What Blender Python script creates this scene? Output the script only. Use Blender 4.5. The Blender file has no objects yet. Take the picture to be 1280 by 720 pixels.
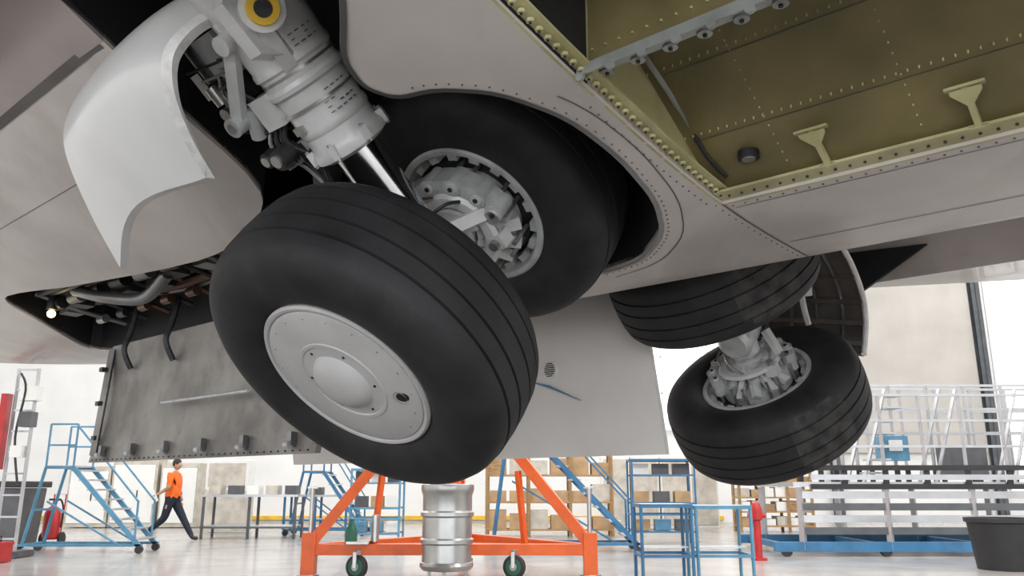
import bpy, bmesh, math, random
from mathutils import Vector as V, Matrix
random.seed(4)
sc=bpy.context.scene
try:
    sc.view_settings.view_transform='Standard'
except Exception: pass
# ------------------------------------------------------------ materials
MATS={}
def mat(name,col,rough=.5,metal=0.,var=.12,scale=4.,bump=0.,bscale=60.,col2=None,emit=0,coat=0,stretch=None,spec=.5,grime=None):
    if name in MATS: return MATS[name]
    m=bpy.data.materials.new(name);m.use_nodes=True
    nt=m.node_tree;bs=nt.nodes['Principled BSDF']
    bs.inputs['Roughness'].default_value=rough;bs.inputs['Metallic'].default_value=metal
    bs.inputs['Specular IOR Level'].default_value=spec
    tc=nt.nodes.new('ShaderNodeTexCoord');mp=nt.nodes.new('ShaderNodeMapping')
    nt.links.new(tc.outputs['Object'],mp.inputs['Vector'])
    if stretch: mp.inputs['Scale'].default_value=stretch
    n=nt.nodes.new('ShaderNodeTexNoise');n.inputs['Scale'].default_value=scale;n.inputs['Detail'].default_value=6
    nt.links.new(mp.outputs[0],n.inputs['Vector'])
    r=nt.nodes.new('ShaderNodeValToRGB')
    c2=col2 if col2 else tuple(max(0,c*(1-var*2.2)) for c in col)
    r.color_ramp.elements[0].color=(*c2,1);r.color_ramp.elements[1].color=(*col,1)
    r.color_ramp.elements[0].position=.35;r.color_ramp.elements[1].position=.62
    nt.links.new(n.outputs['Fac'],r.inputs[0])
    out=r.outputs[0]
    if grime:
        n3=nt.nodes.new('ShaderNodeTexNoise');n3.inputs['Scale'].default_value=grime[1];n3.inputs['Detail'].default_value=9;n3.inputs['Roughness'].default_value=.65
        mp3=nt.nodes.new('ShaderNodeMapping');mp3.inputs['Rotation'].default_value=(0,0,-.848);mp3.inputs['Scale'].default_value=(1.6,.35,1)
        nt.links.new(tc.outputs['Object'],mp3.inputs['Vector']);nt.links.new(mp3.outputs[0],n3.inputs['Vector'])
        r3=nt.nodes.new('ShaderNodeValToRGB');r3.color_ramp.elements[0].position=.50;r3.color_ramp.elements[1].position=.78
        r3.color_ramp.elements[0].color=(0,0,0,1);r3.color_ramp.elements[1].color=(grime[2],)*3+(1,)
        nt.links.new(n3.outputs['Fac'],r3.inputs[0])
        mx=nt.nodes.new('ShaderNodeMix');mx.data_type='RGBA'
        nt.links.new(r3.outputs[0],mx.inputs[0]);nt.links.new(out,mx.inputs[6]);mx.inputs[7].default_value=(*grime[0],1)
        out=mx.outputs[2]
    nt.links.new(out,bs.inputs['Base Color'])
    if bump:
        n2=nt.nodes.new('ShaderNodeTexNoise');n2.inputs['Scale'].default_value=bscale
        nt.links.new(tc.outputs['Object'],n2.inputs['Vector'])
        b=nt.nodes.new('ShaderNodeBump');b.inputs['Strength'].default_value=bump;b.inputs['Distance'].default_value=.01
        nt.links.new(n2.outputs['Fac'],b.inputs['Height']);nt.links.new(b.outputs[0],bs.inputs['Normal'])
    if emit:
        bs.inputs['Emission Color'].default_value=(*col,1);bs.inputs['Emission Strength'].default_value=emit
    if coat: bs.inputs['Coat Weight'].default_value=coat
    MATS[name]=m;return m
rubber=mat('tyre_rubber',(.022,.022,.024),.66,0,.25,5,.12,90,grime=((.05,.048,.046),3,.5),spec=.4)
scuff=mat('scuffed_rubber',(.055,.053,.051),.85,0,.3,14,.3,120)
skinm=mat('painted_belly_skin',(.67,.615,.585),.36,0,.09,1.6,.02,6,coat=.15,grime=((.36,.31,.27),1.6,.55))
skinw=mat('painted_fairing_white',(.86,.83,.80),.36,0,.05,1.5,coat=.2)
wingg=mat('wing_grey_paint',(.085,.08,.08),.45,0,.1,2)
bandm=mat('wing_root_paint',(.42,.36,.35),.4,0,.1,2)
blackm=mat('well_dark_paint',(.015,.015,.017),.7,0,.2,3)  # near-black colour stands in for shade inside wells, outboard bay and openings
olive=mat('olive_primer',(.225,.185,.08),.42,0,.2,3,.06,25,col2=(.15,.125,.055),grime=((.09,.08,.05),2.5,.7))
zinc=mat('zinc_chromate_primer',(.56,.53,.29),.45,0,.2,4,col2=(.42,.39,.19),grime=((.24,.21,.12),5,.6))
railm=mat('grey_blue_rail',(.36,.38,.36),.4,.4,.15,8)
seam=mat('panel_seam_dark',(.13,.12,.11),.6)
bolt=mat('fastener_steel',(.50,.49,.47),.3,.8)
gearw=mat('gear_grey_enamel',(.64,.64,.635),.30,0,.06,8,coat=.3,grime=((.35,.33,.31),6,.35))
gearg=mat('brake_grey_casting',(.57,.585,.58),.38,.15,.12,12,.1,60)
chrome=mat('chrome_piston',(.80,.80,.82),.14,1,.03)
darkst=mat('dark_steel',(.06,.06,.065),.45,.6,.3,10)
hubw=mat('hubcap_grey',(.50,.49,.485),.45,0,.05,6)
yellow=mat('yellow_bushing',(.85,.52,.03),.4)
hose=mat('black_hose',(.015,.015,.015),.45)
copper=mat('brown_pipe',(.16,.08,.05),.4,.5)
pipeg=mat('grey_pipe',(.22,.22,.22),.35,.6)
doorm=mat('bare_door_metal',(.29,.27,.25),.45,.3,.2,2.2,.1,20,col2=(.12,.11,.10),grime=((.06,.055,.05),3,.7))
white=mat('white_gloss',(.72,.72,.715),.28,0,.03,coat=.3)
whiteedge=mat('white_edge',(.92,.91,.89),.5,0,.08,25)
brownin=mat('door_inner_ribs',(.13,.11,.10),.6,0,.2,6)
orange=mat('orange_enamel',(.80,.13,.02),.38,0,.08,4)
blue=mat('blue_enamel',(.04,.17,.34),.4)
lblue=mat('light_blue_enamel',(.10,.29,.45),.4)
steel=mat('stainless_steel',(.44,.44,.43),.28,.9,.06,6)
alu=mat('aluminium_rail',(.50,.51,.53),.35,.7,.05)
red=mat('red_enamel',(.50,.02,.02),.35)
blackp=mat('black_plastic',(.02,.02,.022),.5)
greyp=mat('grey_plastic',(.10,.10,.11),.5)
green=mat('green_enamel',(.02,.12,.07),.4)
wood=mat('pallet_wood',(.45,.28,.13),.7,0,.2,6,stretch=(1,1,8))
card=mat('cardboard',(.50,.33,.18),.8)
paper=mat('white_paper',(.80,.80,.78),.7,0,.02)
cabm=mat('cabinet_beige',(.58,.54,.47),.5)
lamp=mat('lamp_glow',(1,.70,.28),.5,emit=8,var=0)
skinp=mat('skin_tone',(.50,.28,.19),.55)
hair=mat('dark_hair',(.03,.02,.015),.7)
oshirt=mat('orange_shirt',(.95,.17,.02),.8,0,.1,10)
navy=mat('navy_trousers',(.012,.016,.035),.8)
shoe=mat('shoe_black',(.02,.02,.02),.5)
decalb=mat('faded_blue_decal',(.16,.28,.42),.4)
# ------------------------------------------------------------ mesh builder
class B:
    def __init__(s): s.v=[];s.f=[];s.m=[];s.mats=[];s.T=Matrix.Identity(4)
    def mi(s,m):
        if m not in s.mats: s.mats.append(m)
        return s.mats.index(m)
    def add(s,vs,fs,m):
        o=len(s.v);k=s.mi(m);flip=s.T.determinant()<0
        s.v+=[s.T@V(p) for p in vs]
        for f in fs:
            g=[i+o for i in f]
            if flip: g.reverse()
            s.f.append(g);s.m.append(k)
    def box(s,c,sz,m,R=None):
        x,y,z=[k/2 for k in sz];c=V(c)
        vs=[V((i,j,k)) for i in(-x,x) for j in(-y,y) for k in(-z,z)]
        if R is not None: vs=[R@p for p in vs]
        s.add([p+c for p in vs],[(0,1,3,2),(4,6,7,5),(0,4,5,1),(2,3,7,6),(0,2,6,4),(1,5,7,3)],m)
    def fr(s,a,b):
        d=(V(b)-V(a)).normalized();u=d.orthogonal().normalized()
        if abs(d.z)<.9: u=d.cross(V((0,0,1))).normalized()
        return d,u,d.cross(u)
    def beam(s,a,b,w,h,m):
        d,u,t=s.fr(a,b);a=V(a);b=V(b)
        vs=[p+u*i*w/2+t*j*h/2 for p in(a,b) for i,j in((-1,-1),(1,-1),(1,1),(-1,1))]
        s.add(vs,[(3,2,1,0),(4,5,6,7),(0,1,5,4),(1,2,6,5),(2,3,7,6),(3,0,4,7)],m)
    def cyl(s,a,b,r,m,r2=None,n=16):
        if r2 is None:r2=r
        d,u,t=s.fr(a,b);a=V(a);b=V(b);vs=[]
        for p,q in((a,r),(b,r2)):
            vs+=[p+(u*math.cos(i*2*math.pi/n)+t*math.sin(i*2*math.pi/n))*q for i in range(n)]
        fs=[(i,(i+1)%n,n+(i+1)%n,n+i) for i in range(n)]+[tuple(range(n-1,-1,-1)),tuple(range(n,2*n))]
        s.add(vs,fs,m)
    def tube(s,pts,r,m,n=8,sub=5):
        P=[V(p) for p in pts];Q=[]
        if len(P)>2 and sub>1:
            for i in range(len(P)-1):
                p0=P[max(i-1,0)];p1=P[i];p2=P[i+1];p3=P[min(i+2,len(P)-1)]
                for k in range(sub):
                    t=k/sub
                    Q.append(.5*((2*p1)+(p2-p0)*t+(2*p0-5*p1+4*p2-p3)*t*t+(3*p1-p0-3*p2+p3)*t**3))
            Q.append(P[-1])
        else: Q=P
        vs=[];u=None
        for i,p in enumerate(Q):
            d=(Q[min(i+1,len(Q)-1)]-Q[max(i-1,0)]).normalized()
            if u is None: u=d.orthogonal().normalized()
            u=(u-d*u.dot(d)).normalized();t=d.cross(u)
            rr=r(i/(len(Q)-1)) if callable(r) else r
            vs+=[p+(u*math.cos(k*2*math.pi/n)+t*math.sin(k*2*math.pi/n))*rr for k in range(n)]
        fs=[(i*n+k,i*n+(k+1)%n,(i+1)*n+(k+1)%n,(i+1)*n+k) for i in range(len(Q)-1) for k in range(n)]
        L=(len(Q)-1)*n
        fs+=[tuple(range(n-1,-1,-1)),tuple(range(L,L+n))]
        s.add(vs,fs,m)
    def lathe(s,prof,m,n=64,o=(0,0,0),ax=(1,0,0),mf=None):
        ax=V(ax).normalized();o=V(o)
        u=V((0,1,0)) if abs(ax.y)<.9 else V((1,0,0))
        u=(u-ax*u.dot(ax)).normalized();t=ax.cross(u)
        off=len(s.v);flip=s.T.determinant()<0
        for h,r in prof:
            s.v+=[s.T@(o+ax*h+(u*math.cos(k*2*math.pi/n)+t*math.sin(k*2*math.pi/n))*r) for k in range(n)]
        for i in range(len(prof)-1):
            for k in range(n):
                mm=mf(i,k/n*360) if mf else m
                g=[i*n+k,i*n+(k+1)%n,(i+1)*n+(k+1)%n,(i+1)*n+k]
                if flip: g.reverse()
                s.f.append([q+off for q in g]);s.m.append(s.mi(mm))
    def grid(s,fn,nu,nv,m,th=None):
        P=[[V(fn(i/nu,j/nv)) for j in range(nv+1)] for i in range(nu+1)]
        W=nv+1
        vs=[p for r in P for p in r]
        fs=[(i*W+j,(i+1)*W+j,(i+1)*W+j+1,i*W+j+1) for i in range(nu) for j in range(nv)]
        if th:
            th=V(th);n=len(vs);vs=vs+[p+th for p in vs]
            fs+=[tuple(reversed([k+n for k in f])) for f in fs[:nu*nv]]
            for i in range(nu):
                a,b=i*W,(i+1)*W;fs.append((b,a,a+n,b+n));a+=nv;b+=nv;fs.append((a,b,b+n,a+n))
            for j in range(nv):
                fs.append((j,j+1,j+1+n,j+n));a=nu*W+j;fs.append((a+1,a,a+n,a+1+n))
        s.add(vs,fs,m)
    def prism(s,poly,fn,d,m):
        n=len(poly);d=V(d)
        a=[V(fn(*p)) for p in poly];b=[p+d for p in a]
        s.add(a+b,[tuple(range(n-1,-1,-1)),tuple(range(n,2*n))]+[(i,(i+1)%n,n+(i+1)%n,n+i) for i in range(n)],m)
    def sector(s,r0,r1,t0,t1,x0,x1,m,n=20):
        vs=[];
        for x in(x0,x1):
            for i in range(n+1):
                t=math.radians(t0+(t1-t0)*i/n)
                for r in(r0,r1): vs.append((x,r*math.cos(t),r*math.sin(t)))
        K=2*(n+1);fs=[]
        for i in range(n):
            a=2*i
            fs+=[(a,a+1,a+3,a+2),(K+a,K+a+2,K+a+3,K+a+1),(a+1,K+a+1,K+a+3,a+3),(a,a+2,K+a+2,K+a)]
        fs+=[(0,K,K+1,1),(2*n,2*n+1,K+2*n+1,K+2*n)]
        s.add(vs,fs,m)
    def sphere(s,c,r,m,n=12,sc=(1,1,1)):
        c=V(c);vs=[];
        for i in range(n+1):
            a=math.pi*i/n
            for k in range(2*n):
                b=math.pi*k/n
                vs.append(c+V((math.sin(a)*math.cos(b)*sc[0],math.sin(a)*math.sin(b)*sc[1],math.cos(a)*sc[2]))*r)
        W=2*n
        s.add(vs,[(i*W+k,(i+1)*W+k,(i+1)*W+(k+1)%W,i*W+(k+1)%W) for i in range(n) for k in range(W)],m)
    def done(s,name,parent=None,ang=35,bevel=0,recalc=False):
        c=sum(s.v,V())/max(1,len(s.v))
        me=bpy.data.meshes.new(name)
        me.from_pydata([p-c for p in s.v],[],s.f)
        for m in s.mats: me.materials.append(m)
        me.polygons.foreach_set('material_index',s.m)
        me.validate();me.polygons.foreach_set('use_smooth',[True]*len(me.polygons))
        me.update()
        if recalc:
            bm=bmesh.new();bm.from_mesh(me);bmesh.ops.recalc_face_normals(bm,faces=bm.faces);bm.to_mesh(me);bm.free()
        try: me.set_sharp_from_angle(angle=math.radians(ang))
        except Exception: pass
        o=bpy.data.objects.new(name,me);o.location=c
        sc.collection.objects.link(o)
        if parent: o.parent=parent
        if bevel:
            b=o.modifiers.new('bevel','BEVEL');b.width=bevel;b.segments=2;b.limit_method='ANGLE';b.angle_limit=math.radians(50)
        return o
def empty(name):
    e=bpy.data.objects.new(name,None);sc.collection.objects.link(e);return e
# ------------------------------------------------------------ frames
CZ=1.18;DZ=-.12
FL=V((.6613,.7501,0));FA=V((-.7501,.6613,0))
L0=3.246
AF=Matrix.Translation(V((0,0,DZ)))@Matrix(((FL.x,FA.x,0,FL.x*L0),(FL.y,FA.y,0,FL.y*L0),(0,0,1,0),(0,0,0,1)))
WF=Matrix.Translation(V((0,0,DZ)))
def ss(x): x=max(0,min(1,x));return x*x*(3-2*x)
def zs(l,a):
    z=2.222+.056*max(0,a-5.2)**1.25
    if l>0: return z+.30*l+.05*l*l
    k=.07+.055*ss((a-1.7)/1.3);L=abs(l)
    if L<2.4: return z+k*L*L*(.5+.5*ss(L/1.5))
    return z+k*5.76+.13*(L-2.4)
def chaikin(P,n=2):
    for _ in range(n):
        Q=[]
        for i in range(len(P)):
            a,b=P[i],P[(i+1)%len(P)]
            Q+=[(a[0]*.8+b[0]*.2,a[1]*.8+b[1]*.2),(a[0]*.2+b[0]*.8,a[1]*.2+b[1]*.8)]
        P=Q
    return P
WELL=chaikin([(-.30,2.15),(-.38,1.8),(-.62,1.55),(-.90,1.41),(-1.2,1.355),(-1.45,1.37),(-1.64,1.47),(-1.74,1.62),(-1.77,1.77),(-1.86,1.83),(-1.98,1.78),(-2.10,1.62),(-2.25,1.45),(-2.95,1.42),(-2.95,2.8),(-2.2,2.82),(-1.52,2.88),(-1.32,3.3),(-1.27,3.9),(-1.48,5.7),(-1.48,6.3),(-1.1,6.4),(-.57,6.88),(-.52,6.2),(-.60,4.5),(-.60,3.0),(-.35,2.75)])
WELL2=chaikin([(.30,2.15),(.38,1.8),(.62,1.55),(.95,1.40),(1.3,1.38),(1.7,1.46),(1.95,1.56),(2.12,1.68),(2.2,1.72),(2.2,2.8),(1.52,2.88),(1.32,3.3),(1.27,3.9),(1.48,5.7),(.60,6.4),(.60,4.5),(.60,3.0),(.35,2.75)])
BAY=[(-.75,-1.5),(-.75,1.225),(-2.3,1.225),(-2.3,-1.5)]
craft=empty('aircraft_underside')
def cutter(poly):
    b=B();b.T=AF
    b.prism(poly,lambda x,y:(x,y,1.9),(0,0,2.3),blackm)
    return b.done('cut',recalc=True)
def boolcut(o,polys):
    cs=[cutter(p) for p in polys]
    for c in cs:
        m=o.modifiers.new('b','BOOLEAN');m.operation='DIFFERENCE';m.object=c;m.solver='EXACT'
    dg=bpy.context.evaluated_depsgraph_get()
    me=bpy.data.meshes.new_from_object(o.evaluated_get(dg))
    o.modifiers.clear();o.data=me
    try: me.set_sharp_from_angle(angle=math.radians(30))
    except Exception: pass
    for c in cs: bpy.data.objects.remove(c)
b=B();b.T=AF
b.grid(lambda u,v:(-2.25+4.5*u,-5+18*v,zs(-2.25+4.5*u,-5+18*v)),44,90,skinm,(0,0,.03))
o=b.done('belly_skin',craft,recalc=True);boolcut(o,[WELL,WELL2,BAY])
b=B();b.T=AF
b.grid(lambda u,v:(-2.55+.3*u,-5+18*v,zs(-2.55+.3*u,-5+18*v)),6,60,bandm,(0,0,.03))
o=b.done('wing_root_strip',craft,recalc=True);boolcut(o,[WELL,BAY])
b=B();b.T=AF
b.grid(lambda u,v:(-8+5.45*u,-.8+8.5*v,zs(-8+5.45*u,-.8+8.5*v)-.03),16,40,wingg,(0,0,.05))
o=b.done('wing_underside',craft,recalc=True);boolcut(o,[WELL])
b=B();b.T=AF
def farw(u,v):
    l=2.25+6*u;a1=1.95-.66*(l-2.25);a0=a1-5
    return (l,a0+(a1-a0)*v,2.60+.13*(l-2.25))
b.grid(farw,20,30,skinm,(0,0,.85))
b.done('far_wing_underside',craft,recalc=True)
b=B();b.T=AF
b.lathe([(-6,1.95),(14,1.95)],skinw,48,(0,0,5.3),(0,1,0))
b.done('fuselage_barrel',craft)
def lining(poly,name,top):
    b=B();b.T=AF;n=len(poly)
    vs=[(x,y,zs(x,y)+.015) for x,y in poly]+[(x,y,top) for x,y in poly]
    b.add(vs,[(i,(i+1)%n,n+(i+1)%n,n+i) for i in range(n)]+[tuple(range(n,2*n))],blackm)  # lining coloured near-black so the open well looks deeply shaded
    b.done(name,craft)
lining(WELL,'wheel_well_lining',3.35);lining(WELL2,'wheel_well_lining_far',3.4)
def ribbon(b,pts,w,m,off=.002,closed=False):
    n=len(pts);vs=[]
    for i,(x,y) in enumerate(pts):
        p0=pts[(i-1)%n] if (closed or i>0) else pts[i];p1=pts[(i+1)%n] if (closed or i<n-1) else pts[i]
        d=V((p1[0]-p0[0],p1[1]-p0[1]));d.normalize();nx,ny=-d.y*w/2,d.x*w/2
        for s_ in(-1,1):
            X,Y=x+nx*s_,y+ny*s_;vs.append((X,Y,zs(X,Y)-off))
    fs=[(2*i,2*i+1,2*((i+1)%n)+1,2*((i+1)%n)) for i in range(n if closed else n-1)]
    b.add(vs,fs,m)
def dense(p,q,st=.08):
    n=max(1,int(math.hypot(q[0]-p[0],q[1]-p[1])/st));return [(p[0]+(q[0]-p[0])*i/n,p[1]+(q[1]-p[1])*i/n) for i in range(n+1)]
def offset(poly,d):
    n=len(poly);out=[]
    for i in range(n):
        a,c=poly[i-1],poly[(i+1)%n];t=V((c[0]-a[0],c[1]-a[1]));t.normalize()
        out.append((poly[i][0]+t.y*d,poly[i][1]-t.x*d))
    return out
def rivets(b,pts,step,r=.005,m=bolt,off=.001):
    acc=0
    for i in range(len(pts)-1):
        p,q=pts[i],pts[i+1];d=math.hypot(q[0]-p[0],q[1]-p[1])
        while acc<d:
            t=acc/d;x=p[0]+(q[0]-p[0])*t;y=p[1]+(q[1]-p[1])*t;z=zs(x,y)-off
            b.cyl((x,y,z+.002),(x,y,z-.0015),r,m,n=6);acc+=step
        acc-=d
b=B();b.T=AF
area_=sum(WELL[i][0]*WELL[(i+1)%len(WELL)][1]-WELL[(i+1)%len(WELL)][0]*WELL[i][1] for i in range(len(WELL)))
sg=1 if area_>0 else -1
rimf=[p for p in offset(WELL,.010*sg) if p[1]<2.1 and p[0]>-2.2]
ribbon(b,rimf,.018,pipeg,.003)
o1=[p for p in offset(WELL,.035*sg) if p[1]<2.1 and p[0]>-1.8];rivets(b,o1,.04,.0035,seam)
o2=[p for p in offset(WELL,.09*sg) if p[1]<2.1 and p[0]>-1.55 and p[1]>1.245]
if len(o2)>1: ribbon(b,o2,.005,seam)
ribbon(b,dense((-.75,1.225),(0,1.225)),.007,seam)
ribbon(b,dense((-.70,-1.5),(-.70,1.2)),.004,seam)
ribbon(b,dense((-.25,-2),(-.25,1.2)),.005,seam)
ribbon(b,dense((-2.25,2.85),(-2.25,9)),.035,seam,.004)
ribbon(b,dense((-1.9,2.9),(-1.9,9)),.003,seam)
rivets(b,dense((-.72,-1.5),(-.72,1.2)),.045,.004,seam)
rivets(b,dense((-.78,1.27),(-1.5,1.27)),.04,.0035,seam)
rivets(b,dense((-.75,1.25),(0,1.25)),.05,.003,seam)
b.done('skin_seams_and_rivets',craft)
# ------------------------------------------------------------ equipment bay
def hz(l): return 2.285+.60*(-l-.80)
b=B();b.T=AF
def zb(l): return zs(l,1.225)+.0
b.grid(lambda u,v:(-.74-1.58*u,1.226,zb(-.74-1.58*u)+v*(max(.02,hz(-.74-1.58*u)-zb(-.74-1.58*u)+.05))),30,2,zinc,(0,.01,0))
b.grid(lambda u,v:(-.748,-1.5+2.72*u,2.25+.06*v),20,1,zinc,(.01,0,0))
b.grid(lambda u,v:(-.75-.075*v,-1.5+2.72*u,2.262+.004*v),20,1,zinc,(0,0,.008))
b.grid(lambda u,v:(-.76-1.5*u,1.225-.05*v,zb(-.76-1.5*u)+.02),30,1,zinc,(0,0,.008))
b.grid(lambda u,v:(-.80-1.55*u,-1.5+2.73*v,hz(-.80-1.55*u)+.10*math.sin(u*3.14)*.3),20,20,olive,(0,0,.02))
for l in(-.98,-1.2,-1.42):
    z=hz(l)+.03*math.sin((-l-.8)/1.55*3.14)-.004
    b.grid(lambda u,v,l=l,z=z:(l+.006*v,-1.5+2.7*u,z),20,1,seam)
    for i in range(90):
        y=-1.45+i*.03;b.cyl((l-.02,y,z+.015),(l-.02,y,z+.006),.0028,zinc,n=6)
for a in(.95,.55,.1,-.4):
    for i in range(26):
        l=-.84-i*.03
        z=hz(l)+.03*math.sin((-l-.8)/1.55*3.14)-.001;b.cyl((l,a,z+.003),(l,a,z-.003),.0028,zinc,n=6)
for i in range(34):
    l=-.80-i*.036
    if l<-2.25: break
    b.cyl((l,1.205,zb(l)+.018),(l,1.205,zb(l)+.008),.011,zinc,n=8)
    b.cyl((l,1.205,zb(l)+.01),(l,1.205,zb(l)+.004),.004,darkst,n=6)
for i in range(60):
    a=1.18-i*.045
    b.cyl((-.785,a,2.268),(-.785,a,2.258),.0045,darkst,n=6)
for a in(.83,.41,-.1):
    b.beam((-.81,a,2.27),(-.935,a,2.345),.016,.02,zinc)
    b.beam((-.94,a-.05,2.345),(-.94,a+.05,2.345),.018,.008,zinc)
    b.prism([(-.04,0),(.04,0),(.008,-.045),(-.008,-.045)],lambda x,y,a=a:(-.94-y*.86,a+x,2.338+y*.5),(.01,0,-.008),zinc)
    b.box((-.80,a,2.27),(.05,.05,.012),zinc)
b.tube([(-.86,1.2,2.345),(-1.0,1.19,2.43),(-1.2,1.19,2.54),(-1.45,1.19,2.66)],.010,railm)
b.tube([(-.86,1.15,2.30),(-.95,1.17,2.35),(-1.0,1.19,2.43)],.008,hose)
b.cyl((-.90,1.05,2.35),(-.90,1.05,2.325),.035,darkst,n=14);b.cyl((-.90,1.05,2.325),(-.90,1.05,2.32),.022,railm,n=12)
b.grid(lambda u,v:(-1.53,-1.5+2.72*u,2.43+.62*v),20,2,olive,(.012,0,0))
for i in range(60): b.cyl((-1.531,-1.45+i*.045,2.50),(-1.538,-1.45+i*.045,2.50),.0035,zinc,n=6)
b.beam((-1.56,-1.5,2.425),(-1.56,1.22,2.425),.06,.010,railm)
b.beam((-1.59,-1.5,2.412),(-1.59,1.22,2.412),.008,.03,railm)
for i in range(27):
    a=1.16-i*.10
    b.cyl((-1.53,a,2.42),(-1.53,a,2.412),.020,railm,n=14)
    b.cyl((-1.53,a,2.413),(-1.53,a,2.406),.006,darkst,n=8)
    b.cyl((-1.595,a+.05,2.395),(-1.585,a+.05,2.395),.014,railm,n=12)
b.grid(lambda u,v:(-1.54-.76*u,1.222,zb(-1.54-.76*u)+.01+v*.8),10,2,blackm,(0,.004,0))  # outboard bay walls near-black: its shade put into the colour
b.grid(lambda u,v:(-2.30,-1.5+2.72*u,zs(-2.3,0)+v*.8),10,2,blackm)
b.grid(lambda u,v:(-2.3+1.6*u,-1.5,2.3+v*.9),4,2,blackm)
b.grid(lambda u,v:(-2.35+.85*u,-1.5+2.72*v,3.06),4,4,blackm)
b.done('equipment_bay_structure',craft)
# ------------------------------------------------------------ plumbing in aft bay
b=B();b.T=AF
rnd=random.Random(8)
for i in range(7):
    l=-.80-.07*i;z=2.50+.05*rnd.random()
    b.tube([(l,3.2,z),(l+.03*rnd.random(),4.0,z+.05),(l-.05,4.9,z+.02*i),(l-.1,5.6,z+.06),(l-.05,6.2,z+.1)],.012+.02*rnd.random(),rnd.choice([pipeg,copper,hose,hose]))
for i in range(9):
    a=3.4+.33*i
    b.tube([(-.7,a,2.46),(-1.0,a+.05,2.50+.06*rnd.random()),(-1.3,a+.1,2.6)],.016,rnd.choice([pipeg,copper,hose]))
    b.box((-1.0-.1*rnd.random(),a+.15,2.56),(.12,.14,.12),rnd.choice([pipeg,darkst,darkst]))
    b.cyl((-1.15,a,2.55),(-1.15,a+.16,2.55),.045,rnd.choice([pipeg,darkst,copper]))
    b.cyl((-.85,a,2.48),(-.85,a+.1,2.48),.03,rnd.choice([bolt,darkst,copper]))
b.cyl((-1.22,3.3,2.54),(-1.22,4.6,2.58),.07,darkst,n=20)
b.tube([(-1.1,4.6,2.52),(-1.05,5.0,2.44),(-1.15,5.3,2.47),(-1.2,5.7,2.57)],.04,pipeg,n=12)
for a in(4.0,5.0,6.0): b.beam((-.6,a,2.75),(-1.45,a,2.75),.06,.12,darkst)
b.done('hydraulic_pipework',craft)
b=B();b.T=AF
b.cyl((-1.19,6.12,2.62),(-1.19,6.12,2.50),.035,darkst);b.sphere((-1.19,6.12,2.47),.028,lamp,8)
b.done('inspection_lamp',craft)
# ------------------------------------------------------------ gear doors
b=B();b.T=AF
b.grid(lambda u,v:(-.84+.05*v+.03*math.sin(v*3.1),3.35+2.66*u+.06*(1-v),1.455+.82*v),24,10,doorm,(.035,0,0))
for a in(3.6,4.05,4.5,4.95,5.4,5.85):
    b.box((-.85,a,1.53),(.03,.04,.07),pipeg);b.cyl((-.87,a-.02,1.50),(-.87,a+.02,1.50),.018,gearg)
for z in(1.62,1.86,2.1): 
    b.box((-.845,5.99,z),(.04,.05,.03),darkst)
b.cyl((-.87,4.0,1.80),(-.87,5.0,1.80),.010,gearg)
for a in(4.35,5.05,5.65):
    b.tube([(-.80,a,2.08),(-.86,a,2.2),(-.83,a,2.32),(-.80,a,2.5)],.020,darkst)
for a in(3.4,5.98):b.beam((-.85,a,1.5),(-.80,a,2.25),.03,.04,doorm)
for i in range(40): b.cyl((-.848,3.45+i*.065,1.47),(-.855,3.45+i*.065,1.47),.005,darkst,n=6)
b.done('landing_gear_door')
b=B();b.T=AF
def fd(u,v):
    a=2.42+.14*v**2+3.6*u
    return (.80-.06*math.sin(v*3.14),a,1.47+1.06*v)
b.grid(fd,24,14,skinw,(.035,0,0))
b.cyl((.765,3.19,2.006),(.730,3.19,2.006),.055,skinw,n=24)
for k in range(-3,4):
    b.box((.728,3.19,2.006+k*.013),(.004,.08*math.sqrt(max(.1,1-(k/3.6)**2)),.006),blackm)
b.prism([(3.42,1.965),(3.2,1.91),(2.96,1.80),(3.18,1.885)],lambda x,y:(.730,x,y),(.02,0,0),decalb)
b.done('landing_gear_door.001')
b=B();b.T=AF
b.prism([(1.95,2.83),(1.30,2.79),(1.75,2.53)],lambda x,y:(2.20,x,y),(.03,0,0),blackm)  # flat black triangle at the far wing root
b.done('wing_root_seal',craft)
def crom(P,u):
    n=len(P)-1;x=u*n;i=min(int(x),n-1);t=x-i
    p0,p1,p2,p3=[V(P[k]) for k in(max(i-1,0),i,i+1,min(i+2,n))]
    return .5*((2*p1)+(p2-p0)*t+(2*p0-5*p1+4*p2-p3)*t*t+(3*p1-p0-3*p2+p3)*t**3)
def far_fairing(root):
    b=B();b.T=AF
    C=[(1.72,2.80),(1.95,2.68),(2.10,2.52),(2.13,2.38),(2.09,2.24),(2.02,2.10)]
    def cint(u):
        x=u*(len(C)-1);i=min(int(x),len(C)-2);t=x-i
        return [C[i][k]*(1-t)+C[i+1][k]*t for k in range(2)]
    b.grid(lambda u,v:(cint(u)[0],1.70+.85*v,cint(u)[1]+.16*v*min(1,u*2)),20,12,brownin,(.02,0,-.01))
    b.tube([(c[0]-.01,1.69,c[1]) for c in C],.018,whiteedge,n=8)
    for v in(.15,.35,.55,.75,.95):
        b.tube([(c[0]-.02,1.70+.85*v,c[1]+.14*v*min(1,i/2.5)) for i,c in enumerate(C)],.012,pipeg,n=6)
    for u in(.3,.5,.7,.9):
        c=cint(u);b.beam((c[0]-.02,1.7,c[1]),(c[0]-.02,2.5,c[1]+.14),.02,.03,brownin)
    b.tube([(1.80,1.95,2.80),(1.88,2.0,2.50),(1.95,2.0,2.32)],.02,gearw)
    b.beam((1.80,1.92,2.80),(1.9,1.97,2.5),.03,.05,gearg)
    b.done('leg_fairing_door',root)
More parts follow.
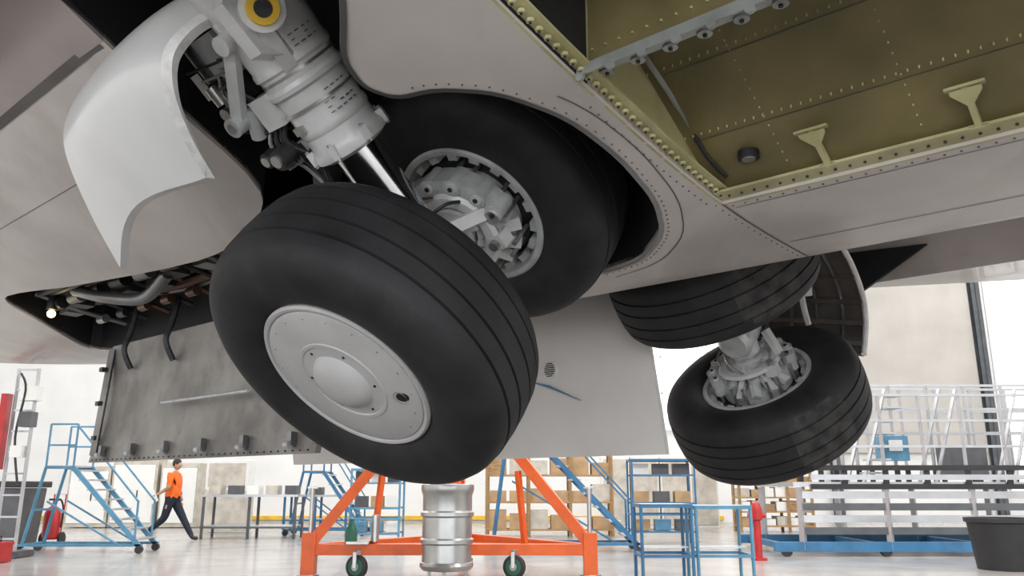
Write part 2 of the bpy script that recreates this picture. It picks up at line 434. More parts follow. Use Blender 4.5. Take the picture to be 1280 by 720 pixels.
N=[(-.811,2.446,2.881),(-.922,2.386,2.833),(-1.004,2.341,2.764),(-1.078,2.323,2.667),(-1.108,2.343,2.586),(-1.107,2.406,2.493),(-1.075,2.491,2.398),(-1.032,2.584,2.311)]
F=[(-.868,2.502,3.074),(-1.014,2.427,2.96),(-1.216,2.456,2.842),(-1.4576,2.612,2.749),(-1.60,2.713,2.63),(-1.67,2.83,2.52),(-1.635,2.992,2.329),(-1.565,3.14,2.144)]
def near_fairing(root):
    b=B();b.T=WF
    def fair(u,v):
        p=crom(N,u*(1-.07*4*v*(1-v))).lerp(crom(F,u*(1-.07*4*v*(1-v))),v)
        return p+V((-.10,-.12,-.02))*(math.sin(v*math.pi)*.28)
    b.grid(fair,40,16,white,(.022,.02,.004))
    pts=[crom(N,i/36) for i in range(37)]
    vs=[]
    for p in pts:
        c=V((-1.0,2.45,2.6));d=(c-p);d.y=0;d.normalize()
        vs+=[p+V((0,-.014,0)),p+V((0,-.014,0))+d*.036,p+V((0,.03,0))+d*.036,p+V((0,.03,0))]
    fs=[]
    for i in range(36):
        for k in range(4): fs.append((4*i+k,4*i+(k+1)%4,4*i+4+(k+1)%4,4*i+4+k))
    fs+=[(0,1,2,3),(144,147,146,145)]
    b.add(vs,fs,whiteedge)
    b.done('leg_fairing_door',root)
# ------------------------------------------------------------ landing gear
def tyre_prof():
    half=[(0,.585),(.034,.585),(.036,.573),(.043,.573),(.045,.584),(.104,.580),(.106,.568),(.113,.568),(.115,.577),(.15,.569),(.178,.552),(.198,.525),(.212,.485),(.217,.44),(.212,.395),(.198,.355),(.18,.332),(.165,.322)]
    return [(-x,r) for x,r in reversed(half[1:])]+half
def gear(M,t,side,name,patch=None):
    sx=1 if side<0 else -1
    ax=FL*(math.cos(t)*sx)+V((0,0,math.sin(t)));st=FL*(-math.sin(t)*sx)+V((0,0,math.cos(t)))
    T=Matrix(((ax.x,FA.x,st.x,M[0]),(ax.y,FA.y,st.y,M[1]),(ax.z,FA.z,st.z,M[2]+DZ),(0,0,0,1)))
    root=empty(name)
    for k,xc in enumerate((-.465,.465)):
        s_=-1 if xc>0 else 1
        b=B();b.T=T
        pr=tyre_prof()
        mf=None
        if patch:
            def mf(i,deg):
                x=pr[i][0];mid=(patch[0]+patch[1])/2;hw=(patch[1]-patch[0])/2
                e=(x/.16)**4+((deg-mid)/hw)**4
                return scuff if e<1 else rubber
        b.lathe(pr,rubber,160,(xc,0,0),(1,0,0),mf)
        b.done('tyre_%d'%(k+1),root,ang=50)
        b=B();b.T=T@Matrix.Translation((xc,0,0))@Matrix.Diagonal((s_,1,1,1))
        b.lathe([(.165,.328),(.178,.328),(.184,.318),(.180,.300),(.160,.290),(.10,.284),(-.05,.28),(-.05,.0)],gearg,96)
        for i in range(18):
            b.sector(.262,.290,i*20+3,i*20+12,.08,.160,gearg,4)
        b.sector(.0,.255,0,359.9,.0,.10,darkst,48)
        b.lathe([(.02,.258),(.115,.258),(.125,.245),(.125,.20)],darkst,64)
        for i in range(9): b.lathe([(.02+i*.011,.262),(.026+i*.011,.262)],bolt,48)
        b.lathe([(.10,.06),(.19,.075),(.19,.17),(.175,.205),(.12,.21)],gearg,48)
        # housing: big C-shaped casting with rounded lobes
        b.sector(.085,.215,-70,190,.15,.235,gearg,36)
        b.sector(.140,.250,-50,40,.19,.285,gearg,18)
        b.sector(.140,.250,60,165,.19,.285,gearg,20)
        b.lathe([(.285,.12),(.300,.135),(.300,.175),(.285,.19)],gearw,48)
        b.sector(.07,.12,-90,180,.20,.31,gearw,32)
        for a0 in(-46,-20,8,36,64,92,120,148,170):
            a=math.radians(a0);y,z=.225*math.cos(a),.225*math.sin(a)
            b.cyl((.19,y,z),(.293,y,z),.036,gearg,n=20);b.cyl((.293,y,z),(.300,y,z),.022,gearw,n=16);b.cyl((.30,y,z),(.305,y,z),.010,darkst,n=10)
        for i in range(7):
            a=math.radians(-60+i*360/7)
            y,z=.15*math.cos(a),.15*math.sin(a)
            b.cyl((.17,y,z),(.262,y,z),.036,gearg,.032,n=20);b.cyl((.262,y,z),(.274,y,z),.022,bolt,n=12)
            for d in(-.3,.3):
                y2,z2=.232*math.cos(a+d),.232*math.sin(a+d)
                b.cyl((.12,y2,z2),(.25,y2,z2),.010,bolt,n=8)
        for a0 in(200,225,250,275):
            a=math.radians(a0);b.beam((.27,.08*math.cos(a),.08*math.sin(a)),(.18,.235*math.cos(a),.235*math.sin(a)),.03,.05,gearw)
        b.tube([(.30,.12,.10),(.34,.14,.02),(.35,.06,-.12),(.27,-.05,-.16)],.007,bolt)
        b.tube([(.25,-.12,.10),(.34,-.10,.16),(.40,-.02,.16),(.42,.04,.2)],.007,hose)
        b.tube([(.30,.16,-.05),(.34,.19,.02),(.36,.15,.12),(.4,.09,.2)],.007,bolt)
        b.tube([(.31,-.02,.19),(.35,.08,.22),(.36,.16,.16),(.31,.22,.05)],.006,copper)
        b.beam((.22,-.20,.03),(.43,-.12,.10),.035,.05,gearw)
        b.cyl((.19,-.21,.03),(.30,-.21,.03),.030,bolt)
        b.box((.27,-.16,-.08),(.07,.07,.06),gearw);b.cyl((.27,-.16,-.08),(.33,-.16,-.08),.020,bolt)
        b.cyl((.0,0,0),(.465,0,0),.070,gearw,n=28);b.lathe([(.31,.072),(.31,.09),(.36,.09),(.36,.072)],gearg,32)
        b.lathe([(-.165,.326),(-.182,.326),(-.19,.318),(-.188,.308),(-.180,.303)],hubw,96)
        b.lathe([(-.178,.304),(-.186,.300),(-.190,.29),(-.196,.175),(-.200,.172),(-.200,.16),(-.196,.157),(-.198,.118),(-.206,.112),(-.222,.10),(-.236,.07),(-.241,.035),(-.242,.0)],hubw,96)
        for i in range(18):
            a=math.radians(i*20);b.cyl((-.188,.275*math.cos(a),.275*math.sin(a)),(-.1925,.275*math.cos(a),.275*math.sin(a)),.003,bolt,n=8)
        for i in range(6):
            a=math.radians(i*60+15);b.cyl((-.194,.14*math.cos(a),.14*math.sin(a)),(-.200,.14*math.cos(a),.14*math.sin(a)),.005,darkst,n=8)
        b.sphere((-.191,-.205*1,-.10),.032,blackm,8,(.12,1.2,.75));b.lathe([(0,.026),(.003,.026)],bolt,16,(-.194,-.205,-.10),(-1,0,0))
        b.done('wheel_and_brake_%d'%(k+1),root,ang=30)
    b=B();b.T=T
    Z=(0,0,1)
    b.lathe([(-.11,.0),(-.11,.075),(-.08,.10),(.08,.10),(.12,.095),(.16,.09)],gearg,36,ax=Z)
    b.cyl((-.13,0,0),(.13,0,0),.09,gearg,n=32)
    b.lathe([(.15,.090),(.60,.090)],chrome,64,ax=Z)
    b.lathe([(z+.05,r) for z,r in [(.49,.09),(.49,.12),(.505,.148),(.53,.150),(.545,.143),(.56,.135),(.60,.133),(.61,.139),(.63,.139),(.64,.134),(.76,.136),(.77,.148),(.785,.150),(.80,.141),(.84,.143),(.85,.152),(.87,.152),(.88,.147),(1.0,.152),(1.12,.165),(1.4,.17),(1.62,.17)]],gearw,56,ax=Z)
    for th in(200,250,300,350,40,90,140):
        a=math.radians(th);b.box((.150*math.cos(a),.150*math.sin(a),.585),(.026,.026,.05),gearw,Matrix.Rotation(a,3,'Z'))
        b.cyl((.155*math.cos(a),.155*math.sin(a),.55),(.155*math.cos(a),.155*math.sin(a),.62),.007,bolt,n=8)
    for j,(z0,nn) in enumerate(((.70,5),(.94,3))):
        for i in range(nn):
            for q in range(5):
                if rnd.random()<.15: continue
                a=math.radians(-128+q*11);z=z0+i*.019;r=.1365 if j==0 else .151
                b.box((r*math.cos(a),r*math.sin(a),z),(.002,.021*(.6+.4*rnd.random()),.004),pipeg,Matrix.Rotation(a,3,'Z'))
    D=V((-.52,-.85,0)).normalized();c0=V((-.15,-.19,1.085))
    b.cyl(c0-D*.16,c0,.072,gearw,n=28);b.cyl(c0,c0+D*.012,.052,yellow,n=28);b.cyl(c0+D*.012,c0+D*.016,.028,darkst,n=20)
    b.lathe([(0,.030),(.006,.030),(.006,.050),(0,.052)],yellow,28,tuple(c0+D*.012),tuple(D))
    b.prism([(-.20,.98),(-.06,.90),(.06,.94),(.07,1.16),(-.12,1.22),(-.21,1.16)],lambda x,y:(x,-.12,y),(0,.06,0),gearw)
    b.beam((-.10,-.08,.90),(-.15,-.14,1.06),.05,.05,gearw)
    for z0,z1 in((.06,.32),(.60,.34)):
        for x in(-.05,.05): b.beam((x*1.4,.10,z0),(x*.5,.36,z1),.03,.05,darkst)
    b.cyl((-.07,.36,.33),(.07,.36,.33),.03,bolt)
    b.box((0,.13,.61),(.14,.08,.09),gearw)
    b.beam((-.14,.05,1.05),(-.16,.24,.83),.035,.045,gearw)
    b.cyl((-.19,.04,1.06),(-.08,.04,1.06),.034,gearw);b.cyl((-.20,.25,.82),(-.12,.25,.82),.036,gearg);b.cyl((-.205,.25,.82),(-.20,.25,.82),.02,bolt)
    b.box((-.04,.24,.92),(.10,.16,.10),darkst);b.box((-.06,.19,1.04),(.12,.12,.16),gearg)
    b.cyl((-.10,.28,.98),(-.10,.28,1.12),.035,darkst);b.cyl((-.12,.20,.84),(-.12,.26,.74),.028,gearg)
    b.beam((.0,.14,.86),(.02,.36,1.02),.04,.04,gearg);b.beam((-.08,.34,.84),(-.02,.38,1.10),.03,.03,gearg)
    b.box((-.08,.36,.98),(.06,.05,.10),bolt);b.box((-.1,.13,.80),(.07,.10,.12),gearw)
    b.cyl((-.13,.30,.90),(-.13,.30,.97),.022,bolt);b.cyl((-.11,.36,.86),(-.05,.36,.86),.025,bolt)
    b.cyl((-.06,.20,.62),(-.06,.32,.62),.045,darkst,n=20);b.cyl((-.06,.32,.62),(-.06,.335,.62),.03,bolt,n=16)
    b.cyl((-.10,.17,.65),(-.19,.17,.65),.036,darkst,n=18);b.cyl((-.19,.17,.65),(-.20,.17,.65),.024,bolt,n=12)
    b.cyl((-.08,.25,.66),(-.17,.25,.66),.030,darkst,n=18);b.cyl((-.17,.25,.66),(-.178,.25,.66),.02,bolt,n=12)
    b.beam((-.08,.15,.62),(-.05,.30,.60),.05,.06,darkst)
    for k,(dy,dz) in enumerate(((.17,.0),(.20,.05),(.24,-.03),(.15,.08))):
        b.tube([(-.06,dy,1.06+dz),(-.13,dy+.03,.92),(-.08,dy-.03,.78),(-.12,dy,.68),(-.08,dy-.04,.56),(-.09,.14,.40),(-.08,.10,.15)],.008+.002*(k%2),hose if k!=2 else bolt)
    for k in range(8):
        b.tube([(-.05-.02*k,.14+.02*k,.70+.05*k),(-.14,.28-.02*k,.78+.035*k),(-.06,.33,.92+.02*k),(-.02,.2,1.08)],.005,[hose,bolt,hose,gearg,hose,copper,bolt,hose][k])
    b.box((-.13,.03,.70),(.03,.05,.03),bolt)
    for z in(.75,.87): b.lathe([(z,.144),(z+.010,.144)],bolt,40,ax=Z)
    b.done('shock_strut',root,ang=32)
    return root
near_fairing(gear((-.292,3.054,2.151),.883,-1,'main_landing_gear'))
far_fairing(gear((1.325,4.692,2.146),.86,1,'main_landing_gear.001',(198,236)))
# ------------------------------------------------------------ hangar
floorm=mat('polished_floor',(.40,.38,.36),.26,0,.10,1.2,coat=.15)
wallm=mat('wall_white',(.80,.80,.79),.7,0,.03,1)
wallc=mat('wall_cream',(.52,.49,.455),.7,0,.05,1)
glowm=mat('window_daylight',(1,1,1),.3,emit=.85,var=0)  # even glow for real glazing at right and panels added for brightness
frm=mat('steel_column_grey',(.10,.11,.12),.5)
def slab(name,c,sz,m):
    b=B();b.box(c,sz,m);return b.done(name)
slab('floor',(3,8,-.05),(42,40,.1),floorm)
slab('wall_back',(3,28.1,6),(42,.2,12),wallm)
slab('wall_left',(-18.1,8,6),(.2,40,12),wallm)
slab('wall_right',(24.1,8,6),(.2,40,12),wallm)
slab('ceiling',(3,8,12.1),(42,40,.2),wallm)
for i,(x0,x1,z0,z1) in enumerate([(-13,-6,3.2,9),(-5,2.5,2.6,9),(16.6,21,1.0,9),(3.5,10,3.0,8)]):  # right-hand one is real glazing; the rest are glowing panels added for brightness
    b=B();b.box(((x0+x1)/2,27.97,(z0+z1)/2),(x1-x0,.05,z1-z0),glowm)
    n=int((x1-x0)/1.5)
    for k in range(n+1): b.box((x0+(x1-x0)*k/n,27.92,(z0+z1)/2),(.04,.06,z1-z0),wallm)
    for k in range(5): b.box(((x0+x1)/2,27.92,z0+(z1-z0)*k/4),(x1-x0,.06,.04),wallm)
    b.done('window_%d'%(i+1))
b=B();b.box((-5,27.95,.14),(24,.08,.12),yellow);b.done('baseboard_back')
for i,x in enumerate((16.2,10.8)):
    b=B();b.box((x,27.7,6),(.3,.02,12),frm);b.box((x,27.8,6),(.02,.3,12),frm);b.box((x,27.9,6),(.3,.02,12),frm)
    b.done('steel_column' if i==0 else 'steel_column.%03d'%i)
b=B();b.box((13.4,27.9,5.5),(5.2,.1,6.5),wallc)
b.box((13.4,27.83,4.2),(5.2,.03,.03),cabm)
b.done('trim_1')
def jack(X,Y,name):
    b=B()
    apex=V((X,Y,2.75))
    feet=[V((X-1.8,Y-.35,0)),V((X+1.9,Y-.35,0)),V((X+.1,Y+2.2,0))]
    b.cyl((X,Y,.25),(X,Y,2.6),.15,orange,n=24);b.cyl((X,Y,2.6),(X,Y,3.1),.09,chrome,n=20)
    b.cyl((X,Y,.18),(X,Y,.42),.22,orange,n=24)
    for f in feet:
        b.box((f.x,f.y,.30),(.18,.18,.55),orange)
        b.cyl((f.x,f.y,.03),(f.x,f.y,1.15),.03,steel,n=12);b.cyl((f.x,f.y,0),(f.x,f.y,.05),.14,steel,n=20)
        b.box((f.x,f.y,1.15),(.14,.03,.03),steel)
        b.beam((f.x,f.y,.42),apex,.14,.14,orange)
        b.beam((f.x,f.y,.36),(X,Y,.36),.14,.12,orange)
        m=f.lerp(V((X,Y,0)),.45);b.beam((m.x,m.y,.38),(f.lerp(apex,.5)).to_tuple(),.07,.07,orange)
    for i in range(3):
        p,q=feet[i],feet[(i+1)%3];b.beam((p.x,p.y,.36),(q.x,q.y,.36),.13,.14,orange)
    for x in(X-1.15,X+.9):
        b.beam((x,Y-.4,.36),(x,Y-.4,.25),.08,.08,steel)
        b.lathe([(-.04,.10),(-.04,.13),(-.03,.15),(.03,.15),(.04,.13),(.04,.10)],blackp,24,(x,Y-.45,.15),(.35,.94,0))
        b.lathe([(-.045,.0),(-.045,.105),(.045,.105),(.045,0)],green,24,(x,Y-.45,.15),(.35,.94,0))
        b.lathe([(-.06,.0),(-.06,.05),(.06,.05),(.06,0)],steel,16,(x,Y-.45,.15),(.35,.94,0))
        b.box((x-.02,Y-.53,.24),(.05,.01,.2),steel)
    b.lathe([(0,.08),(.18,.08),(.24,.04),(.32,.03),(.32,0)],green,20,(X-1.25,Y-.40,.43),(0,0,1))
    b.box((X-1.15,Y-.35,.45),(.3,.3,.04),steel)
    b.cyl((X-.95,Y-.3,.45),(X-.95,Y-.3,.8),.05,steel,n=12)
    return b.done(name,bevel=.01)
jack(-.87,11.6,'tripod_jack')
b=B()
b.lathe([(z+.18,r) for z,r in[(0,.0),(0,.29),(.03,.32),(.06,.33),(.09,.32),(.10,.305),(.30,.305),(.32,.33),(.36,.33),(.38,.305),(.62,.305),(.64,.33),(.68,.33),(.70,.305),(.88,.305),(.92,.32),(.96,.33),(1.01,.325),(1.02,.31),(.96,.30),(.95,.05),(.98,.05),(.98,0)]],steel,48,(-.80,10.45,.0),(0,0,1))
for k in range(3):
    a=k*2.094+.5;x,y=-.80+.26*math.cos(a),10.45+.26*math.sin(a)
    b.cyl((x,y,.07),(x,y,.2),.02,steel,n=8);b.cyl((x-.02,y,.05),(x+.02,y,.05),.05,blackp,n=14)
b.done('steel_keg')
def stand(X0,X1,Y0,Y1,h,m,name,lv=1):
    b=B();r=.022
    for x in(X0,X1):
        for y in(Y0,Y1): b.cyl((x,y,0),(x,y,h),r,m,n=10)
        b.beam((x,Y0,h),(x,Y1,h),.045,.045,m);b.beam((x,Y0,h*.35),(x,Y1,h*.35),.04,.04,m)
    for y in(Y0,Y1): b.beam((X0,y,h),(X1,y,h),.045,.045,m);b.beam((X0,y,h*.35),(X1,y,h*.35),.035,.035,m)
    b.box(((X0+X1)/2,(Y0+Y1)/2,h+.01),(X1-X0,Y1-Y0,.02),alu)
    for k in range(lv):
        z=h*(k+.45)/lv
        b.box(((X0+X1)/2,(Y0+Y1)/2,z),((X1-X0)*.95,(Y1-Y0)*.4,.02),alu)
        if lv>1:
            for y in(Y0,Y1): b.beam((X0,y,z),(X1,y,z),.035,.035,m)
            for i in range(3): b.box((X0+(X1-X0)*(i+.5)/3,(Y0+Y1)/2,z+.13),((X1-X0)/4,.25,.22),rnd.choice([greyp,card,paper,lblue]))
    return b.done(name)
stand(1.62,2.25,10.6,11.2,.93,blue,'step_stand');stand(2.33,3.02,10.7,11.3,.91,lblue,'step_stand.001')
stand(2.5,3.8,17.4,18.1,1.7,blue,'parts_rack',3);stand(-3.3,-2.3,17.2,17.9,1.5,lblue,'parts_rack.001',3)
def stairs(x0,x1,y,w,h,m,name,n=8):
    b=B();d=1 if x1>x0 else -1
    for yy in(y,y+w):
        b.beam((x0,yy,.12),(x1,yy,h),.045,.08,m)
        b.beam((x0+.1*d,yy,.9),(x1,yy,h+.75),.03,.03,m);b.beam((x0+.1*d,yy,.2),(x0+.1*d,yy,.92),.03,.03,m)
        b.beam((x0-.05*d,yy,.14),(x1+.9*d,yy,.14),.045,.045,m)
        b.beam((x1+.75*d,yy,.14),(x1+.5*d,yy,h),.045,.045,m);b.beam((x1,yy,h),(x1+.5*d,yy,h),.045,.05,m)
        b.beam((x1,yy,h),(x1,yy,h+.78),.03,.03,m);b.beam((x1+.5*d,yy,h),(x1+.5*d,yy,h+.78),.03,.03,m)
        b.beam((x1,yy,h+.78),(x1+.5*d,yy,h+.78),.03,.03,m);b.beam((x1,yy,h+.4),(x1+.5*d,yy,h+.4),.03,.03,m)
        b.beam((x0+.4*d,yy,.16),(x1+.4*d,yy,h*.6),.03,.03,m)
        for x in(x0,x1+.85*d):
            b.cyl((x,yy-.03,.07),(x,yy+.03,.07),.07,blackp,n=16)
    for i in range(n):
        t=(i+.7)/n;b.box((x0+(x1-x0)*t,y+w/2,.12+(h-.12)*t),(.2,w,.03),alu)
    b.box((x1+.25*d,y+w/2,h+.02),(.5,w,.03),alu)
    b.beam((x1+.75*d,y,.14),(x1+.75*d,y+w,.14),.045,.045,m);b.beam((x1+.65*d,y,h*.5),(x1+.65*d,y+w,h*.5),.04,.04,m)
    return b.done(name)
stairs(-6.65,-8.0,15.2,.7,1.5,lblue,'rolling_stairs')
stairs(2.3,.4,15.5,.8,2.1,blue,'rolling_stairs.001')
stairs(-3.6,-4.6,20.4,.8,1.5,blue,'rolling_stairs.002',6)
def tapered_bin(x,y,w,h,m,name):
    b=B();b.lathe([(0,0),(0,w*.40),(h*.9,w*.48),(h*.92,w*.52),(h,w*.52),(h,w*.47),(.05,w*.38)],m,28,(x,y,0),(0,0,1));return b.done(name)
tapered_bin(7.15,12.4,.92,.72,blackp,'plastic_tub')
b=B()
b.prism([(-.42,0),(.42,0),(.5,1.05),(-.5,1.05)],lambda x,z:(-9.75+x,15.9,z+.08),(0,.8,0),greyp)
b.box((-9.75,16.3,1.2),(1.1,.95,.12),blackp);b.cyl((-10.1,16.3,.1),(-10.1,16.2,.1),.1,blackp);b.cyl((-9.4,16.3,.1),(-9.4,16.2,.1),.1,blackp)
b.done('waste_bin',bevel=.02)
b=B();b.box((-8.2,13.4,.14),(.5,.35,.26),red);b.box((-8.2,13.4,.29),(.52,.37,.05),red);b.tube([(-8.35,13.4,.31),(-8.35,13.4,.4),(-8.05,13.4,.4),(-8.05,13.4,.31)],.015,blackp,sub=1);b.done('tool_box',bevel=.01)
b=B();x,y=-9.35,17.2
b.lathe([(.12,0),(.12,.13),(.16,.16),(.62,.16),(.72,.12),(.78,.05),(.84,.04),(.84,0)],red,24,(x,y,0),(0,0,1))
b.tube([(x,y,.84),(x+.12,y,.9),(x+.2,y,.7),(x+.19,y,.35)],.02,hose);b.box((x-.03,y,.90),(.16,.03,.04),blackp)
for k in(-1,1): b.cyl((x+k*.17,y+.08,.13),(x+k*.21,y+.08,.13),.13,blackp,n=20)
b.tube([(x-.12,y+.15,.2),(x-.12,y+.2,1.0),(x+.12,y+.2,1.0),(x+.12,y+.15,.2)],.015,red,sub=1)
b.done('fire_extinguisher_cart')
b=B();x,y=4.02,13.9
b.lathe([(0,0),(0,.13),(.04,.13),(.05,.06),(.62,.06),(.64,.10),(.80,.10),(.90,.06),(.93,0)],red,20,(x,y,0),(0,0,1));b.cyl((x-.14,y,.7),(x+.14,y,.7),.04,red,n=12)
b.done('red_hydrant_post')
def bench(X,Y,w,d,h,m,name,n=2):
    b=B();b.box((X,Y,h),(w,d,.05),alu)
    for i in range(n+1):
        x=X-w/2+.05+(w-.1)*i/n
        for y in(Y-d/2+.05,Y+d/2-.05): b.beam((x,y,0),(x,y,h),.05,.05,m)
    b.beam((X-w/2,Y-d/2+.05,.25),(X+w/2,Y-d/2+.05,.25),.04,.04,m)
    b.box((X,Y,.28),(w*.95,d*.8,.02),alu)
    for i in range(5):
        b.box((X-w*.4+w*.8*i/4,Y,h+.03+.1),(w*.12,d*.5,.2),rnd.choice([cabm,greyp,paper,paper]))
    return b.done(name)
bench(-6.0,19.6,2.2,.8,.95,frm,'workbench');bench(-5.4,23.5,1.8,.8,.9,blue,'workbench.001')
b=B();b.box((-7.4,22,1.45),(1.1,.6,.75),paper);b.box((-7.4,22,.55),(1.1,.6,1.0),cabm);b.box((-7.4,21.68,1.45),(.95,.02,.6),cabm);b.done('storage_cabinet',bevel=.01)
b=B()
for i,(x,w,h) in enumerate(((-12.2,1.2,1.7),(-10.9,1.3,1.9),(-9.6,1.1,1.8))):
    b.box((x,24.5,h/2+.02),(w,.7,h),cabm);b.box((x,24.13,h/2),(w*.9,.02,h*.85),paper)
    b.box((x+w*.1,24.1,h*.5),(.03,.03,.2),darkst)
b.done('metal_lockers',bevel=.01)
b=B();x,y=-8.75,14.4
for dx in(0,.35): b.beam((x+dx,y,0),(x+dx,y,3.2),.05,.05,alu)
for k in range(9): b.box((x+.17,y,.3+k*.36),(.35,.04,.03),alu)
b.box((x+.3,y-.05,2.75),(.3,.2,.25),paper);b.box((x-.15,y,2.1),(.12,.15,1.3),red);b.box((x+.3,y-.05,2.3),(.22,.2,.26),greyp);b.box((x+.2,y-.05,1.75),(.2,.15,.2),paper)
b.tube([(x+.1,y-.1,3.1),(x+.25,y-.15,2.8),(x+.15,y-.1,2.0),(x+.3,y-.1,1.2)],.02,hose)
b.box((x+.17,y,.06),(.7,.6,.10),greyp)
b.done('service_mast')
def shelf(X,Y,w,h,n,m,name):
    b=B()
    for i in range(4):
        x=X-w/2+w*i/3
        for yy in(Y-.3,Y+.3): b.beam((x,yy,0),(x,yy,h),.06,.06,m)
    for k in range(n):
        z=.15+(h-.2)*k/(n-1);b.box((X,Y,z),(w,.66,.04),m)
        if k<n-1:
            for i in range(6):
                hh=(h/n)*(.45+.4*rnd.random());b.box((X-w/2+w*(i+.5)/6,Y,z+.02+hh/2),(w/6*.85,.5,hh),rnd.choice([card,card,wood,paper,cabm]))
    return b.done(name)
shelf(.9,20.5,3.0,2.1,4,wood,'parts_shelf');shelf(6.9,22.3,1.9,2.0,6,wood,'pallet_rack')
b=B()
for i in range(4): b.box((3.0+i*.85,24.5,1.0),(.8,.6,2.0),paper);b.box((3.0+i*.85,24.18,1.0),(.7,.02,1.85),cabm)
b.done('tall_cupboards',bevel=.01)
b=B()
X0,X1,Y0,Y1=4.9,11.5,14.6,16.8
b.beam((4.5,Y0,.16),(8.4,Y0,.16),.12,.16,blue);b.beam((4.5,Y1,.16),(11.5,Y1,.16),.12,.16,blue)
for x in(4.7,6.4,8.2): b.cyl((x,Y0-.05,.09),(x,Y0+.05,.09),.09,blackp,n=16);b.beam((x,Y0,.16),(x,Y1,.16),.1,.1,blue)
for x in(5.0,6.5,8.0,9.5,11.2):
    for y in(Y0,Y1): b.beam((x,y,.1),(x,y,1.15),.09,.09,alu)
for z in(.42,.62,.82,1.02): b.beam((5.0,Y0,z),(11.3,Y0,z),.06,.12,frm if z in(.42,.82) else alu)
b.box(((X0+X1)/2,(Y0+Y1)/2,1.2),(X1-X0,Y1-Y0,.08),alu)
for k,z in enumerate((1.16,1.32,1.48)):
    b.beam((X0+.3,Y0-.05,z),(X1,Y0-.05,z),.03,.09,blackp if k!=1 else alu)
for y,h in((Y0,2.75),(Y0+1.1,3.05),(Y1,3.1)):
    x=X0+.9
    while x<X1:
        b.beam((x,y,1.2),(x,y,h),.05,.05,alu);b.box((x,y-.03,1.35),(.10,.02,.3),blackp);x+=.72
    for z in(h,h-.45,h-.9): b.beam((X0+.9,y,z),(X1,y,z),.045,.045,alu)
for x in(6.0,7.3,8.7,10.0): b.beam((x,Y0+.4,1.2),(x+.55,Y0+.4,2.9),.05,.05,alu);b.beam((x+.3,Y0+.4,1.2),(x+.85,Y0+.4,2.9),.05,.05,alu)
for i in range(7): b.box((6.5+.08*i,Y0+.4,1.4+.23*i),(.3,.5,.03),alu)
b.box((7.1,Y0+.9,1.85),(.5,.3,.45),lblue);b.box((7.1,Y0+.73,1.9),(.25,.02,.2),paper);b.box((8.6,Y0+1.3,1.6),(.7,.5,.6),greyp)
b.done('maintenance_platform')
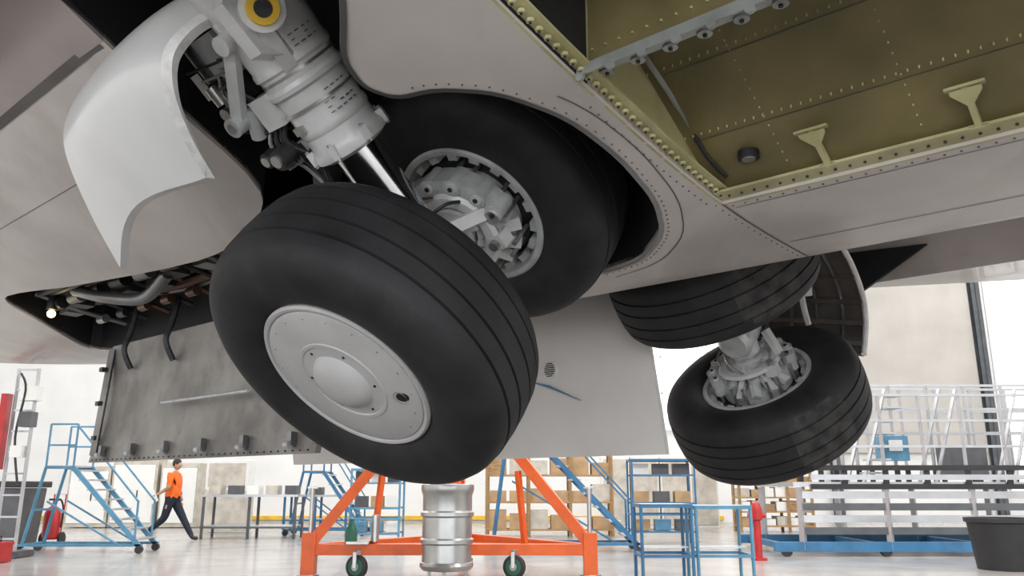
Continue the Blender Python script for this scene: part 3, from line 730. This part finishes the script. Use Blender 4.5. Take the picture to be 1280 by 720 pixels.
# ------------------------------------------------------------ person
def person(X,Y,face,name):
    J={'pel':(0,0,.93,.135),'waist':(.01,0,1.08,.14),'chest':(.02,0,1.28,.16),'neckb':(.02,0,1.43,.09),'neck':(.03,0,1.52,.058),
       'ls':(.02,.17,1.40,.075),'le':(-.06,.24,1.13,.05),'lw':(.06,.25,.90,.034),'lh':(.09,.25,.83,.036),
       'rs':(.02,-.17,1.40,.075),'re':(.03,-.25,1.13,.05),'rw':(-.20,-.24,1.0,.034),'rh':(-.26,-.24,.98,.036),
       'lhip':(.0,.09,.86,.115),'lk':(.22,.10,.50,.085),'la':(.46,.10,.12,.058),'lf':(.50,.10,.06,.05),'lt':(.63,.11,.05,.04),
       'rhip':(.0,-.09,.86,.115),'rk':(-.10,-.10,.47,.085),'ra':(-.42,-.10,.22,.058),'rf':(-.42,-.10,.13,.05),'rt':(-.31,-.10,.045,.04)}
    E=[('pel','waist'),('waist','chest'),('chest','neckb'),('neckb','neck'),('chest','ls'),('ls','le'),('le','lw'),('lw','lh'),('chest','rs'),('rs','re'),('re','rw'),('rw','rh'),
       ('pel','lhip'),('lhip','lk'),('lk','la'),('la','lf'),('lf','lt'),('pel','rhip'),('rhip','rk'),('rk','ra'),('ra','rf'),('rf','rt')]
    K=list(J);me=bpy.data.meshes.new('p');me.from_pydata([J[k][:3] for k in K],[(K.index(a),K.index(c)) for a,c in E],[])
    ob=bpy.data.objects.new('p',me);sc.collection.objects.link(ob)
    md=ob.modifiers.new('s','SKIN');md.use_smooth_shade=True
    sv=me.skin_vertices[0].data
    for i,k in enumerate(K):
        r=J[k][3];sv[i].radius=(r,r*(1.25 if k in('chest','waist','pel') else 1));sv[i].use_root=(k=='pel')
    sb=ob.modifiers.new('u','SUBSURF');sb.levels=2;sb.render_levels=2
    dg=bpy.context.evaluated_depsgraph_get();m2=bpy.data.meshes.new_from_object(ob.evaluated_get(dg))
    bpy.data.objects.remove(ob)
    b=B();b.T=Matrix.Translation((X,Y,0))@Matrix.Rotation(face,4,'Z')
    vs=[v.co.copy() for v in m2.vertices];groups={}
    for p in m2.polygons:
        c=p.center
        arm=abs(c.y)>.185 and c.z>.7
        if c.z>1.475: m=skinp
        elif arm and c.z<1.18: m=skinp
        elif c.z>.93: m=oshirt
        elif c.z<.14: m=shoe
        else: m=navy
        groups.setdefault(m,[]).append(tuple(p.vertices))
    off=len(b.v);b.v+=[b.T@v for v in vs]
    for m,fs in groups.items():
        k=b.mi(m)
        for f in fs: b.f.append([i+off for i in f]);b.m.append(k)
    H=V((.045,0,1.635))
    b.sphere(H,.1,skinp,14,(.95,.78,1.18));b.sphere(H+V((-.014,0,.03)),.103,hair,12,(.98,.84,1.08))
    b.sphere(H+V((.097,0,-.012)),.016,skinp,6,(1,.8,1.5));b.sphere(H+V((.085,0,-.055)),.016,copper,6,(.5,1.5,.4))
    for k in(-1,1):
        b.sphere(H+V((.083,k*.032,.008)),.011,paper,6);b.sphere(H+V((.092,k*.032,.008)),.005,blackp,5)
        b.sphere(H+V((0,k*.08,-.005)),.024,skinp,6,(.6,.4,1.2))
    for hx,hy,hz_,dx,dz in((.09,.25,.80,.25,-1),(-.28,-.24,.97,-1,-.3)):
        for i in range(4):
            y=hy-.027+i*.018;l=[.068,.078,.074,.058][i]
            b.tube([(hx,y,hz_),(hx+dx*l*.5,y,hz_+dz*l*.5),(hx+dx*l*.8,y,hz_+dz*l*.8-.02)],.0085,skinp,n=6,sub=3)
        b.tube([(hx-.02*dx,hy-.03,hz_-.02*dz+.01),(hx+.01,hy-.055,hz_-.01),(hx+.03*dx,hy-.05,hz_-.03)],.009,skinp,n=6,sub=3)
    b.box((-.33,-.27,.92),(.22,.006,.26),paper,Matrix.Rotation(-.5,3,'Y'))
    return b.done(name,ang=60)
person(-7.55,18.7,math.radians(-8),'walking_worker')
# ------------------------------------------------------------ lights
w=bpy.data.worlds.new('w');sc.world=w;w.use_nodes=True
w.node_tree.nodes['Background'].inputs[0].default_value=(.92,.96,1,1);w.node_tree.nodes['Background'].inputs[1].default_value=1.45
def area(name,loc,rot,sx,sy,e,col=(1,.985,.97)):
    l=bpy.data.lights.new(name,'AREA');l.shape='RECTANGLE';l.size=sx;l.size_y=sy;l.energy=e;l.color=col
    o=bpy.data.objects.new(name,l);o.location=loc;o.rotation_euler=rot;sc.collection.objects.link(o)
k=0
for x in(-10,3,16):
    for y in(0,12,23):
        area('ceiling_lamp' if k==0 else 'ceiling_lamp.%03d'%k,(x,y,11.5),(0,0,0),6,4,[1550,850,520][[0,12,23].index(y)]);k+=1
area('hangar_door_daylight',(0,-11,5),(math.radians(90),0,0),30,9,2500,(.95,.97,1))  # unseen front light added behind the camera to brighten belly and facing surfaces
# ------------------------------------------------------------ camera
cam=bpy.data.cameras.new('camera');cam.sensor_width=36;cam.lens=36*1017.5/1280;cam.clip_start=.05
o=bpy.data.objects.new('camera',cam);o.location=(0,0,CZ);o.rotation_euler=(math.pi/2+.238,0,0)
sc.collection.objects.link(o);sc.camera=o
